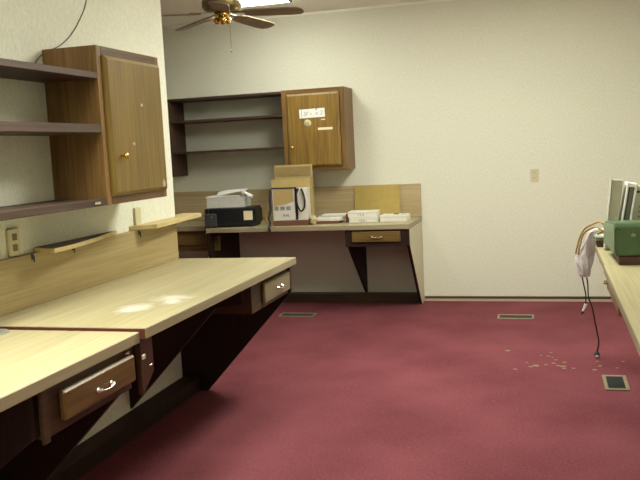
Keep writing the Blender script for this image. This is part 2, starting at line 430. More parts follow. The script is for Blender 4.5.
w = MB(lb); w.box(-.345, -.338, -4.600, -4.572, .712, .722, M['silver'], .002).box(-.345, -.338, -4.590, -4.568, .728, .734, M['silver'], .001); w.build('catch_plate', dB)
w = MB(la); w.box(-.33, -.324, -4.51, -4.488, .672, .690, M['cream'], .002); w.build('catch_plate', dA, 'small cream plate')
w = MB(la); w.box(-.33, -.325, -4.462, -4.440, .632, .642, M['silver'], .002); w.build('hinge', dA)
w = MB(lb); w.lathe([(0, .0008), (.047, .0008), (.05, .004), (.056, .004), (.058, .0002)], M['louv'], (-.892, -4.578, .777), 28); w.build('cable_grommet', dB, 'grey round cable hole cover')

# loose ledge planks on the backsplash
p1 = MB((-1.0, -3.75, 1.011)); p1.prism([(XL+.0015, -4.09), (-.905, -4.14), (-.912, -3.98), (-.955, -3.72), (XL+.004, -3.40)], 'Z', 1.0115, 1.031, M['ply'], .002)
p1.bm.faces.ensure_lookup_table(); p1.bm.normal_update()
for f in p1.bm.faces:
    if f.normal.z > .9: f.material_index = p1.mi(M['plyd'])  # upward face darker than the plank edges
tag(p1.build('ledge_plank'), 'thin plank with dark top lying on the backsplash under the left open shelves', 'plank', 'planks on the backsplash')
p2 = MB((-1.0, -2.95, 1.011)); p2.prism([(XL+.0015, -3.275), (-.930, -3.175), (-.985, -2.48), (-1.12, -2.46), (-1.12, -2.70), (XL+.0015, -2.70)], 'Z', 1.0115, 1.036, M['ply'], .002)
tag(p2.build('ledge_plank'), 'raw pale plank lying on the end of the backsplash below the left cabinet door', 'plank', 'planks on the backsplash')
for (y, z) in ((-4.131, .996), (-3.831, .996), (-3.211, .994)):
    k = MB((XL+.022, y, z)); k.box(XL+.0225, XL+.027, y-.006, y+.006, z-.012, z+.014, M['dgrey'], .001)
    k.tube([(XL+.027, y, z+.006), (XL+.033, y, z+.002), (XL+.032, y, z-.022)], .003, M['dgrey'], 6)
    nm = {-4.131: 'small dark hook below the left end of the dark topped plank', -3.831: 'small dark hook below the middle of the dark topped plank', -3.211: 'small dark hook below the raw pale plank'}[y]
    tag(k.build('wall_hook'), nm, 'hook', 'hooks on the backsplash')

# wall boxes on the dividing wall
def wall_box(y0, y1, z0, z1, label, slots):
    cy, cz = (y0+y1)/2, (z0+z1)/2
    t = thing('outlet_box', label, 'wall outlet', (XL, cy, cz), group='outlets on the dividing wall')
    b = MB((XL, cy, cz)); b.box(XL+.0005, XL+.014, y0, y1, z0, z1, M['cream'], .003); b.build('cover_plate', t)
    for dz in slots:
        q = MB((XL, cy, cz)); q.box(XL+.0142, XL+.0165, cy-.014, cy+.014, cz+dz-.014, cz+dz+.014, M['creamd'], .002); q.build('socket', t)
wall_box(-4.258, -4.186, 1.014, 1.126, 'cream outlet plate on the wall under the left open shelves', (.022, -.022))
wall_box(-3.215, -3.155, 1.031, 1.128, 'small cream outlet plate on the wall under the left cabinet', ())

# ------------------------------------------------------------------ left wall cabinet and shelves
CX = -.778   # front plane
lc = (XL, -3.62, 1.19)
c = thing('wall_cabinet', 'dark wooden wall cabinet with brass knob on the left wall', 'cabinet', lc, group='wall cabinets')
y0, y1, z0, z1 = -3.905, -3.335, 1.19, 1.878
w = MB(lc)
w.box(XL+.001, CX-.019, y0, y0+.018, z0, z1, M['cab'], .001).box(XL+.001, CX-.019, y1-.018, y1, z0, z1, M['cab'], .001)
w.box(XL+.001, CX-.019, y0+.018, y1-.018, z1-.018, z1, M['caby']).box(XL+.001, CX-.019, y0+.018, y1-.018, z0+.012, z0+.03, M['caby']).box(XL+.001, XL+.006, y0+.018, y1-.018, z0+.03, z1-.018, M['cab'])
w.build('case', c)
w = MB(lc); s = .038
w.box(CX-.018, CX, y0, y0+s, z0, z1, M['cab'], .0015).box(CX-.018, CX, y1-s, y1, z0, z1, M['cab'], .0015)
w.box(CX-.018, CX, y0+s, y1-s, z1-s, z1, M['caby'], .0015).box(CX-.018, CX, y0+s, y1-s, z0, z0+s, M['caby'], .0015)
w.build('face_frame', c)
def raised_door_x(mb, x, y0, y1, z0, z1, t, bev):
    pts = [(y0, z0), (y1, z0), (y1, z1), (y0, z1)]
    tb = bmesh.new()
    A = [tb.verts.new((x, a, b)) for a, b in pts]; B = [tb.verts.new((x+t*.45, a, b)) for a, b in pts]
    ins = [(y0+bev, z0+bev), (y1-bev, z0+bev), (y1-bev, z1-bev), (y0+bev, z1-bev)]
    Cc = [tb.verts.new((x+t, a, b)) for a, b in ins]
    tb.faces.new(A)
    for P, Q in ((A, B), (B, Cc)):
        for i in range(4): tb.faces.new([P[i], P[(i+1) % 4], Q[(i+1) % 4], Q[i]])
    tb.faces.new(Cc); bmesh.ops.recalc_face_normals(tb, faces=tb.faces[:])
    return tb
dmat = wood('scuffed oak door panel', (.13, .076, .014), (.235, .150, .032), 'Z', 85, 3, .4, .45,
            stains=[(0.28, .05, .445, .3, .012, .012, 0, .8), (0.28, -.05, .265, .3, .016, .010, 0, .35), (.28, .22, .07, .3, .02, .03, 0, .35)])
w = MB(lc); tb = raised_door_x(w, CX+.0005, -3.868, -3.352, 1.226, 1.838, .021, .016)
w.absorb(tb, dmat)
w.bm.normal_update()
for f in w.bm.faces:  # upward bevel gets the painted light tone
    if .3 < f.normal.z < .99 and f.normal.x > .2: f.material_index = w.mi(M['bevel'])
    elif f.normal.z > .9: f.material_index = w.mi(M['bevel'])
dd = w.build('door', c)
w = MB(lc); w.lathe([(.008, 0), (.006, .006), (.006, .012), (.013, .018), (.015, .024), (.011, .031), (0, .033)], M['brass'], n=16, mtx=T(CX+.021, -3.788, 1.402) @ R(PI/2, 'Y'))
w.build('knob', dd)

ls = (XL, -4.6, 1.19)
sh = thing('open_shelf_unit', 'dark wooden open wall shelves beside the left cabinet, three boards', 'shelf', ls, group='open wall shelves')
E0, E1 = -5.35, -3.906
for z0, z1 in ((1.735, 1.762), (1.504, 1.541), (1.191, 1.221)):
    w = MB(ls); w.box(XL+.001, CX, E0+.02, E1-.001, z0, z1, M['shelf'], .002); w.build('shelf_board', sh)
w = MB(ls); w.box(XL+.001, CX, E0, E0+.019, 1.191, 1.762, M['cab'], .001); w.build('side_board', sh)
w = MB(ls); w.box(CX+.0005, CX+.012, -4.02, -3.975, 1.200, 1.211, M['silver'], .003); w.build('metal_clip', sh, 'shiny metal clip')

w = MB((XL, -3.8, 1.9))
w.tube([(XL+.003, -3.49, 2.30), (XL+.003, -3.517, 2.145), (XL+.003, -3.60, 2.035), (XL+.003, -3.69, 1.955), (XL+.003, -3.78, 1.905), (XL+.003, -3.86, 1.878), (XL+.003, -3.935, 1.84), (XL+.003, -3.99, 1.79), (XL+.003, -4.02, 1.766)], .0022, M['dgrey'], 6)
w.tube([(XL+.003, -3.49, 2.30), (XL+.003, -3.475, 2.45), (XL+.003, -3.47, 2.604)], .0022, M['dgrey'], 6)
tag(w.build('cord'), 'thin dark cord curving down the left wall behind the cabinet top', 'cord')

# ------------------------------------------------------------------ back wall cabinet and shelves
c1, c2, cd, z0, z1 = -1.145, -.583, .312, 1.209, 1.914
lk = ((c1+c2)/2, 0, z0)
bc = thing('wall_cabinet', 'brown wooden wall cabinet with stickers on its door, on the back wall', 'cabinet', lk, group='wall cabinets')
w = MB(lk); yf = -cd+.019
w.box(c1, c1+.018, yf, -.001, z0, z1, M['cab'], .001).box(c2-.018, c2, yf, -.001, z0, z1, M['cab'], .001)
w.box(c1+.018, c2-.018, yf, -.001, z1-.018, z1, M['cabx']).box(c1+.018, c2-.018, yf, -.001, z0+.012, z0+.03, M['cabx']).box(c1+.018, c2-.018, -.006, -.001, z0+.03, z1-.018, M['cab'])
w.build('case', bc)
w = MB(lk); s = .04
w.box(c1, c1+s, -cd, -cd+.018, z0, z1, M['cab'], .0015).box(c2-s, c2, -cd, -cd+.018, z0, z1, M['cab'], .0015)
w.box(c1+s, c2-s, -cd, -cd+.018, z1-s, z1, M['cabx'], .0015).box(c1+s, c2-s, -cd, -cd+.018, z0, z0+s, M['cabx'], .0015)
w.build('face_frame', bc)
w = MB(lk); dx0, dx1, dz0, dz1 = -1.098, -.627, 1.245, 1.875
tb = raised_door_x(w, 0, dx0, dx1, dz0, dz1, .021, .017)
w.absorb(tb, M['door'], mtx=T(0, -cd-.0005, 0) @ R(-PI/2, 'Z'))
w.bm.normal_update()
for f in w.bm.faces:  # light on the top bevel is painted by the paler wood
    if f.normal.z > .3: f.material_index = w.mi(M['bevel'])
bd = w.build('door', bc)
yd = -cd-.0217
w = MB(lk); w.lathe([(.008, 0), (.006, .006), (.006, .012), (.012, .018), (.014, .024), (.010, .030), (0, .032)], M['brass'], n=16, mtx=T(-1.052, yd, 1.417) @ R(PI/2, 'X'))
w.build('knob', bd)
w = MB(lk)
mt = T(-.867, yd, 1.703) @ R(math.radians(-1.0), 'Y')
w.box(-.114, .114, -.0012, 0, -.038, .038, M['white'], mtx=mt)
w.box(-.096, -.091, -.0018, -.0012, -.034, .034, M['greyink'], mtx=mt)
for (tx, tsz, st, sh_) in ((-.062, .050, 'Sf', .35), (-.012, .030, 'ic', .3), (.040, .036, '#', .2), (.082, .048, '2', .2)):
    w.text(st, tsz, M['greyink'], mt @ T(tx, -.0014, -.003) @ FRONT, sh_)
w.prism([(.030, .026), (.042, .036), (.052, .037), (.036, .022)], 'Y', -.0018, -.0012, M['ink'], mtx=mt)
w.build('paper_label', bd, 'white handwritten paper label')
w = MB(lk); mt = T(-.912, yd, 1.619) @ R(PI/2, 'X')
w.lathe([(0, .001), (.033, .001), (.033, 0)], M['yell'], n=20, mtx=mt)
w.text('4', .05, M['greyink'], T(-.909, yd-.0012, 1.619) @ FRONT)
w.build('round_sticker', bd, 'round faded yellow sticker')
w = MB(lk); w.box(-.820, -.690, yd-.0015, yd, 1.556, 1.577, M['tape'], mtx=None); w.build('tape_strip', bd, 'pale strip of tape')
w = MB(lk); w.box(-.788, -.752, yd-.0012, yd, 1.640, 1.650, M['tape']); w.build('tape_scrap', bd, 'tiny scrap of pale tape')

s0, s1, sf = -2.245, c1-.0015, -.30
lsb = ((s0+s1)/2, 0, 1.2)
sb = thing('open_shelf_unit', 'dark open wall shelves on the back wall left of the stickered cabinet', 'shelf', lsb, group='open wall shelves')
w = MB(lsb); w.box(s0, s1, sf, -.001, 1.887, 1.909, M['shelfx'], .0015); w.build('top_board', sb)
for z in (1.690, 1.409):
    w = MB(lsb); w.box(s0+.022, s1, sf, -.001, z, z+.021, M['shelfx'], .0015); w.build('shelf_board', sb)
w = MB(lsb); w.box(s0, s0+.021, sf, -.001, 1.203, 1.8865, M['shelfx'], .0015); w.build('side_board', sb)

# ------------------------------------------------------------------ back desks
lcx = (-.9, 0, 0)
XC0 = -1.765
dC = thing('wall_desk', 'pale laminate wall desk along the back wall, holding boxes and cartons', 'desk', lcx, group='built-in wall desks')
w = MB(lcx); w.box(XC0, 0, -.698, -.001, .72, .76, M['edgex'], .003, faces={'+Z': M['topx'], '-X': M['dark']}); w.build('worktop', dC)
w = MB(lcx); w.box(XC0, 0, -.021, -.001, .7605, 1.050, M['splashx'], .002); w.build('backsplash', dC)
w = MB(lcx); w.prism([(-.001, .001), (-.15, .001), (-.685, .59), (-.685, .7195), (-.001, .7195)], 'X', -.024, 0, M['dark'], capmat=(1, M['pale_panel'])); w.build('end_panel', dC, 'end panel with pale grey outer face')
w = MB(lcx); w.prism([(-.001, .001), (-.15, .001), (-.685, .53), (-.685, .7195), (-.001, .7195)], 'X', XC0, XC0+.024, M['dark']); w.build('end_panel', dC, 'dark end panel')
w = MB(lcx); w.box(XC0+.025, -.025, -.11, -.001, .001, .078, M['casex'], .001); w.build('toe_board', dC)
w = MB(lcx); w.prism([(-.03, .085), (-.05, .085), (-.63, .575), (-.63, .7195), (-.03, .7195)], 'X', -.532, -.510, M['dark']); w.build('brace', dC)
w = MB(lcx); w.box(-.478, -.026, -.66, -.12, .580, .7195, M['dark'], .001).box(-.536, -.026, -.676, -.661, .580, .7195, M['dark'], .002); w.build('drawer_case', dC)
w = MB(lcx); w.box(-.477, -.075, -.694, -.6765, .618, .706, M['drw'], .005); dr = w.build('drawer', dC, 'brown wooden drawer front')
bail_pull(MB(lcx), (-.265, -.694, .660), .038, 'X', (0, -1, 0), M['silver']).build('handle', dr)
w = MB(lcx); w.box(XC0+.0245, XC0+.075, -.60, -.57, .555, .68, M['drw'], .003); w.build('support_block', dC, 'brown wooden block under the worktop')

ldx = (-2.4, 0, 0)
dD = thing('wall_desk', 'pale laminate desk in the back left corner behind the dividing wall, with brown drawer', 'desk', ldx, group='built-in wall desks')
XD1 = XC0-.004
w = MB(ldx); w.box(-3.0, XD1, -.56, -.001, .725, .768, M['edgex'], .003, faces={'+Z': M['topx']}); w.build('worktop', dD)
w = MB(ldx); w.box(-3.0, XD1, -.021, -.001, .7685, 1.050, M['splashx'], .002); w.build('backsplash', dD)
w = MB(ldx); w.box(-3.0, XD1, -.11, -.001, .001, .078, M['darkx']); w.build('toe_board', dD)
w = MB(ldx); w.prism([(-.001, .001), (-.15, .001), (-.53, .55), (-.53, .7245), (-.001, .7245)], 'X', -2.97, -2.945, M['dark']); w.build('end_panel', dD)
w = MB(ldx); w.box(-2.35, XD1-.02, -.53, -.1, .545, .7245, M['cabx'], .002); w.build('drawer_case', dD)
w = MB(ldx); w.box(-2.28, XD1-.055, -.548, -.531, .595, .695, M['drw'], .005); w.build('drawer', dD)

# ------------------------------------------------------------------ things on the back desk
ZT = .7605
# black case
l = (-1.555, -.545, ZT)
t = thing('equipment_case', 'black flat equipment case with a pale square sticker, on the back desk', 'case', l, (0, 0, math.radians(6)))
w = MB(); w.box(-.20, .200, -.10, .17, .012, .168, M['black'], .010, seg=2); w.build('body', t)
w = MB(); w.box(.2005, .215, -.085, .15, .03, .150, M['black'], .006); w.build('end_cap', t)
w = MB(); w.box(-.232, -.2005, -.11, .17, .012, .168, M['black'], .006).box(-.232, -.125, -.128, -.111, .010, .125, M['dgrey'], .006); w.build('front_bracket', t, 'dark grey bracket')
w = MB(); w.box(.112, .190, -.1025, -.1003, .060, .138, M['tape']); w.build('sticker', t, 'pale square sticker')
w = MB(); w.lathe([(0, .003), (.006, .002), (.007, 0)], M['silver'], n=10, mtx=T(-.165, -.1285, .095) @ R(PI/2, 'X')); w.build('button', t)
for sx in (-.17, .17):
    w = MB(); w.box(sx-.02, sx+.02, -.08, .15, 0, .0118, M['dgrey']); w.build('foot', t)
# tray on it
zt = ZT+.1685
l = (-1.625, -.49, zt)
t = thing('storage_tray', 'frosted white plastic tray heaped with papers on the black case', 'tray', l, (0, 0, math.radians(5)))
w = MB()
w.prism([(-.165, -.10), (.165, -.10), (.170, .12), (-.170, .12)], 'Z', 0, .006, M['tray'])
for a, b in (((-.165, -.10), (.165, -.10)), ((.165, -.10), (.170, .12)), ((.170, .12), (-.170, .12)), ((-.170, .12), (-.165, -.10))):
    va, vb = Vector((*a, 0)), Vector((*b, 0)); d = (vb-va).normalized(); n = Vector((-d.y, d.x, 0))*.004
    w.prism([(va.x, va.y), (vb.x, vb.y), (vb.x+n.x, vb.y+n.y), (va.x+n.x, va.y+n.y)], 'Z', .0062, .088, M['tray'])
w.build('tray_body', t)
def sheet(l, sx, sy, rot, label, th=.004, curl=.012, mat='white', tilt=(0, 0)):
    tb = bmesh.new(); n = 6
    bmesh.ops.create_grid(tb, x_segments=n, y_segments=n, size=.5)
    for v in tb.verts:
        x, y = v.co.x, v.co.y
        v.co = Vector((x*sx, y*sy, curl*(math.cos(5*x+2*y)*.5+.5)))
    g = bmesh.ops.extrude_face_region(tb, geom=tb.faces[:])
    for v in g['geom']:
        if isinstance(v, bmesh.types.BMVert): v.co.z += th
    bmesh.ops.recalc_face_normals(tb, faces=tb.faces[:])
    w = MB(); w.absorb(tb, M[mat]); o = w.build('paper_stack')
    o.location = l; o.rotation_euler = (tilt[0], tilt[1], rot)
    return tag(o, label, 'papers', 'papers in the white tray')
sheet((-1.655, -.485, zt+.0885), .30, .19, .09, 'white paper sheaf flat across the tray on the black case', .008, .004)
sheet((-1.60, -.455, zt+.122), .26, .18, .25, 'topmost tilted white paper sheaf on the heaped tray', .006, .01, tilt=(.10, -.10))
w = MB(); w.tube([(-.055, 0, 0), (.055, 0, 0)], .017, M['white'], 14, sub=0)
o = w.build('paper_roll'); o.location = (-1.435, -.52, zt+.106); o.rotation_euler = (0, .48, -.1)
tag(o, 'short white paper roll sticking out at the right of the heaped tray', 'paper roll')

# tall open cardboard box
l = (-1.052, -.42, ZT)
t = thing('cardboard_box', 'tall tan cardboard box standing open behind the white carton', 'box', l, (0, 0, math.radians(2)))
hw, d0, d1, H, th = .172, -.06, .058, .385, .005
w = MB()
w.box(-hw, hw, d0, d0+th, 0, H, M['kraft']).box(-hw, hw, d1-th, d1, 0, H, M['kraft']).box(-hw, -hw+th, d0+th, d1-th, 0, H+.01, M['kraft']).box(hw-th, hw, d0+th, d1-th, 0, H+.01, M['kraft']).box(-hw+th, hw-th, d0+th, d1-th, 0, th, M['kraft'])
w.build('box_body', t)
w = MB(); w.box(-hw, hw, d1-th, d1, H+.0005, .508, M['kraft']).box(-hw+.010, hw-.016, d1-th-.002, d1-th-.0002, H+.022, .490, M['kraftd']); w.build('flap', t, 'upright back flap with brown inner patch')
w = MB(); w.box(hw+.0005, hw+.0045, d0+.006, d1-.006, .10, H, M['kraft']); w.build('flap', t)

# white carton in front
l = (-1.015, -.615, ZT)
t = thing('carton', 'white carton with tan top and black lettering, in front of the tall tan box', 'carton', l, (0, 0, math.radians(3)))
w = MB(); w.box(-.155, .150, 0, .11, .045, .315, M['carton'], .003); w.build('carton_body', t)
w = MB(); w.prism([(-.145, .313), (.030, .313), (.030, .205), (-.04, .182), (-.145, .168)], 'Y', -.0012, -.0002, M['kraft']); w.build('tan_panel', t, 'tan upper panel')
w = MB(); w.box(-.150, .155, -.004, .114, .0, .0445, M['brownc'], .002, faces={'-Y': M['brownc']}); w.build('carton_base', t, 'red brown base')
w = MB(); w.box(-.16, .06, -.006, .005, .3155, .326, M['bband'], .002); w.build('top_strip', t, 'black strip along the top edge')
w = MB(); w.box(.042, .066, -.0035, -.0005, .05, .3150, M['bband'], .001); w.build('band', t, 'vertical black band')
w = MB()
for k, ch in enumerate('EMC'):
    x = -.122+.052*k
    w.box(x-.021, x+.021, -.0012, -.0003, .132, .166, M['greyink']); w.text(ch, .036, M['ink'], T(x, -.0016, .149) @ FRONT)
w.build('lettering', t, 'row of three black letters in grey squares')
w = MB(); w.text('RAL', .034, M['ink'], T(-.038, -.0008, .088) @ FRONT)
w.build('lettering', t, 'black letters on the carton')
w = MB((0, 0, 0))
pts = [(a+.034, b-.114, c) for a, b, c in [(-.967, -.512, 1.076), (-.985, -.520, 1.02), (-.98, -.522, .94), (-.952, -.522, .885), (-.922, -.522, .91), (-.915, -.520, .97), (-.925, -.516, 1.03), (-.945, -.512, 1.073)]]
w.tube(pts, .0075, M['bband'], 8)
tag(w.build('cable_loop'), 'thick black cable loop hanging on the front of the white carton', 'cable')
w = MB((-1.19, -.65, ZT))
w.tube([(-1.196, -.60, 1.07), (-1.198, -.612, .98), (-1.190, -.625, .90), (-1.200, -.65, .83), (-1.187, -.67, .79), (-1.183, -.696, .7705), (-1.18, -.7105, .75), (-1.175, -.711, .725)], .0105, M['bcord'], 8)
w.tube([(-1.193, -.625, .90), (-1.225, -.635, .86), (-1.220, -.655, .80), (-1.192, -.67, .787)], .008, M['cable'], 8)
tag(w.build('power_cord'), 'dark power cord hanging at the left side of the white carton over the desk edge', 'cord')
# crumpled paper right of the carton
def crumple(loc, rx, ry, rz, mat, seed, name, label, cat, group=None):
    rnd = random.Random(seed); tb = bmesh.new()
    bmesh.ops.create_icosphere(tb, subdivisions=3, radius=1)
    for v in tb.verts:
        k = 1+.30*(rnd.random()-.5)+.18*math.sin(7*v.co.x+seed)*math.cos(6*v.co.z)
        v.co = Vector((v.co.x*rx*k, v.co.y*ry*k, max(-rz, v.co.z*rz*k)))
    w = MB(); w.absorb(tb, M[mat]); o = w.build(name); o.location = (loc[0], loc[1], loc[2]+rz)
    return tag(o, label, cat, group)
crumple((-.828, -.575, ZT), .026, .035, .042, 'kraftp', 3, 'crumpled_paper', 'crumpled pale paper at the right foot of the white carton', 'paper')

# grey flat trays
l = (-.715, -.42, ZT)
t = thing('file_tray', 'low grey file tray with a dark slot, between carton and white boxes', 'tray', l, (0, 0, math.radians(4)))
w = MB(); w.box(-.125, .11, -.09, .10, .022, .052, M['tray'], .004); w.build('tray_body', t)
w = MB(); w.box(-.115, .085, -.088, .09, .0, .0215, M['brownc'], .002); w.build('tray_base', t, 'dark brown base')
sheet_o = MB(); sheet_o.box(-.095, .125, -.05, .10, 0, .020, M['tray'], .004)
sheet_o.box(-.09, .12, -.0515, -.0502, .006, .009, M['greyink'])
o = sheet_o.build('binder'); o.location = (-.70, -.40, ZT+.0525); o.rotation_euler = (0, 0, .03)
tag(o, 'thin pale grey binder lying on the low grey file tray', 'binder')
w = MB((-.565, -.42, ZT)); w.box(-.577, -.553, -.46, -.36, ZT+.001, ZT+.075, M['red'], .004)
tag(w.build('cassette_box'), 'small dark red box wedged left of the stacked white boxes', 'box')
# three white boxes
def white_box(l, sx, sy, h, label, txt, rot=0):
    t = thing('card_box', label, 'box', l, (0, 0, rot), 'small white boxes on the back desk')
    w = MB(); w.box(-sx/2, sx/2, 0, sy, 0, h*.98, M['carton'], .003); w.build('box_body', t)
    w = MB(); w.box(-sx/2+.001, sx/2-.001, -.0006, .0, h*.66, h*.70, M['greyink']); w.build('lid_seam', t)
    if txt:
        w = MB(); w.text(txt, h*.52, M['ink'], T(-.01, -.001, h*.40) @ FRONT); w.build('lettering', t, 'dark letters')
    return t
white_box((-.419, -.50, ZT), .245, .15, .046, 'lower of the two stacked white boxes before the mustard board', 'I Z A')
white_box((-.427, -.485, ZT+.0462), .250, .15, .050, 'upper of the two stacked white boxes before the mustard board', 'I S A', .02)
t = white_box((-.166, -.47, ZT), .228, .16, .058, 'single white box with dark marks on its lid, nearest the desk end', '', -.02)
w = MB(); w.box(-.005, .035, .045, .075, .0575, .064, M['bband'], .002).box(.055, .10, .05, .062, .0575, .060, M['brownc'], .001); w.build('lid_label', t, 'dark marks on the lid')
# mustard board leaning on the backsplash
l = (-.388, -.052, ZT)
w = MB(); w.box(-.207, .203, -.004, .004, 0, .292, M['board'], .001)
o = w.build('hardboard_panel'); o.location = l; o.rotation_euler = (math.radians(-4.6), math.radians(0), 0)
tag(o, 'mustard brown board leaning on the backsplash behind the white boxes', 'board')

# ------------------------------------------------------------------ back wall outlet, floor vents
l = (.968, 0, 1.082)
t = thing('wall_outlet', 'cream wall outlet plate on the bare back wall', 'wall outlet', l)
w = MB(l); w.box(.936, 1.000, -.006, -.0005, 1.027, 1.138, M['cream'], .003); w.build('cover_plate', t)
for z in (1.106, 1.058):
    w = MB(l); w.box(.952, .984, -.0085, -.0062, z-.016, z+.016, M['cream'], .004).box(.961, .9635, -.0092, -.0086, z-.006, z+.008, M['creamd']).box(.972, .9745, -.0092, -.0086, z-.006, z+.008, M['creamd']); w.build('socket', t)
def floor_vent(x0, x1, y0, y1, label, along, mat_l):
    cx, cy = (x0+x1)/2, (y0+y1)/2; l = (cx, cy, 0)
    t = thing('floor_vent', label, 'floor vent', l, group='floor vents'); f = MB(l); e = .020 if (y1-y0) > .2 else .016
    f.box(x0, x1, y0, y0+e, .0005, .009, M['vent'], .003).box(x0, x1, y1-e, y1, .0005, .009, M['vent'], .003)
    f.box(x0, x0+e, y0+e, y1-e, .0005, .009, M['vent'], .003).box(x1-e, x1, y0+e, y1-e, .0005, .009, M['vent'], .003)
    f.build('frame', t)
    g = MB(l); g.box(x0+e, x1-e, y0+e, y1-e, .0004, .002, M['ventd'])
    n = 9
    if along == 'X':
        ny = max(3, int((y1-y0-2*e)/.014))
        for k in range(ny):
            y = y0+e+(k+.5)*(y1-y0-2*e)/ny; g.box(x0+e, x1-e, y-.0022, y+.0022, .002, .007, mat_l)
    else:
        nx = max(3, int((x1-x0-2*e)/.014))
        for k in range(nx):
            x = x0+e+(k+.5)*(x1-x0-2*e)/nx; g.box(x-.0022, x+.0022, y0+e, y1-e, .002, .007, mat_l)
    g.build('grille', t)
floor_vent(-1.14, -.83, -.735, -.60, 'long tan floor vent on the carpet before the back desk', 'X', M['dgrey'])
floor_vent(.675, .955, -.735, -.59, 'long tan floor vent on the carpet before the bare back wall', 'X', M['dgrey'])
floor_vent(1.357, 1.487, -2.505, -2.228, 'square dark grilled floor vent beside the right desk', 'X', M['dgrey'])

# ------------------------------------------------------------------ right desks
XE = 1.327
le = (1.7, -4.6, 0)
dE = thing('wall_desk', 'pale laminate desk running along the right edge toward the viewer', 'desk', le, group='built-in wall desks')
w = MB(le); w.box(XE, XR-.001, -6.6, -2.936, .722, .760, M['edge'], .003, faces={'+Z': M['top']}); w.build('worktop', dE)
w = MB(le); w.prism([(XR-.002, .001), (XR-.13, .001), (XE+.06, .60), (XE+.06, .7215), (XR-.002, .7215)], 'Y', -2.975, -2.952, M['dark']); w.build('end_panel', dE)
w = MB(le); w.box(XE+.012, XR-.2, -3.62, -2.976, .655, .7215, M['cab'], .002); w.build('drawer_case', dE)
bail_pull(MB(le), (XE+.012, -3.02, .69), .022, 'Y', (-1, 0, 0), M['abrass']).build('handle', dE)
w = MB(le); w.box(XR-.11, XR-.001, -6.58, -2.976, .001, .08, M['dark']); w.build('toe_board', dE)
lf = (1.7, -2.5, 0)
dF = thing('wall_desk', 'short pale laminate desk at the far right under the green machine', 'desk', lf, group='built-in wall desks')
w = MB(lf); w.box(XE+.006, XR-.001, -2.931, -2.09, .718, .755, M['edge'], .003, faces={'+Z': M['top']}); w.build('worktop', dF)
w = MB(lf); w.prism([(XR-.002, .001), (XR-.13, .001), (XE+.03, .655), (XE+.03, .7175), (XR-.002, .7175)], 'Y', -2.13, -2.107, M['dark']); w.build('end_panel', dF)
w = MB(lf); w.box(XR-.11, XR-.001, -2.93, -2.135, .001, .08, M['dark']); w.build('toe_board', dF)

# base board and green machine
ZF = .7555
w = MB((1.6, -2.75, ZF)); w.box(1.398, 1.80, -2.925, -2.56, ZF, .800, M['redb'], .003)
tag(w.build('base_block'), 'red brown wooden block under the green machine', 'block')
l = (1.58, -2.75, .8005)
t = thing('office_machine', 'green enamelled metal office machine at the end of the right desk', 'machine', l, (0, 0, math.radians(2.4)))
t.location.x -= .008
w = MB(l)
prof = [(-2.930, .806), (-2.930, .945), (-2.915, .963), (-2.88, .966), (-2.49, .934), (-2.465, .92), (-2.465, .801), (-2.90, .801)]
w.prism(prof, 'X', 1.383, 1.80, M['green'], .004)
w.build('housing', t)
w = MB(l); w.prism([(a, b) for a, b in [(-2.922, .815), (-2.922, .938), (-2.905, .953), (-2.50, .925), (-2.475, .912), (-2.475, .812)]], 'X', 1.377, 1.3828, M['greenl'], .002); w.build('side_plate', t, 'lighter green side plate')
w = MB(l); w.prism([(1.452, .898), (1.470, .898), (1.476, .903), (1.472, .911), (1.462, .915), (1.454, .909)], 'Y', -2.9325, -2.9302, M['badge']); w.build('badge', t, 'small pale green badge')
for x, z in ((1.392, .953), (1.405, .945)):
    w = MB(l); w.lathe([(0, .003), (.004, .002), (.005, 0)], M['bband'], n=10, mtx=T(x, -2.9305, z-.012) @ R(PI/2, 'X')); w.build('screw', t)

# beige upright equipment behind it
l = (1.452, -2.35, ZF)
t = thing('equipment_rack', 'leaning beige upright unit with white framed grey panel behind the green machine', 'equipment', l, (0, math.radians(6.0), 0))
w = MB(); w.box(-.082, -.024, -.02, .115, 0, .385, M['beige'], .004); w.build('case', t)
w = MB(); pts = [(-.088, .001), (-.080, .001), (-.080, .386), (-.083, .388)]
edge = [(-.083, .388)]
for k in range(1, 12):
    edge.append((-.0845-.004*math.sin(k*1.6), .388-.387*k/12))
w.prism([(-.0825, .001), (-.0825, .392)]+[(-.0825-.006-.003*math.sin(k*1.6), .392-.39*k/12) for k in range(0, 13)], 'Y', -.030, -.012, M['offw'])
w.box(-.082, -.024, -.024, -.0205, .378, .388, M['offw'], .001)
w.build('edge_trim', t, 'uneven white edge strip')
mt = R(math.radians(3.2), 'Y') @ T(-.030, 0, 0); f = .010
w = MB()
w.box(.006, .006+f, -.045, .115, .001, .372, M['offw'], .002, mtx=mt).box(.048, .048+f, -.045, .115, .001, .372, M['offw'], .002, mtx=mt).box(.006+f, .048, -.045, .115, .352, .372, M['offw'], .002, mtx=mt)
w.build('frame', t, 'white frame')
w = MB(); w.box(.006+f, .048, -.025, .11, .001, .351, M['gpanel'], mtx=mt).box(.006+f+.001, .016+f, -.0255, -.0252, 0, .348, M['dgrey'], mtx=mt); w.build('screen_panel', t, 'recessed grey panel')
w = MB(); w.box(.0585, .30, -.03, .115, .001, .362, M['beige'], .003, mtx=mt)
for k in range(11):
    z = .03+k*.027; w.box(.084, .298, -.035, -.0302, z, z+.012, M['louv'], .001, mtx=mt)
w.lathe([(0, .002), (.008, .002), (.008, 0)], M['bband'], n=12, mtx=mt @ T(.069, -.0305, .330) @ R(PI/2, 'X'))
w.build('louvred_case', t, 'louvred grey beige case')

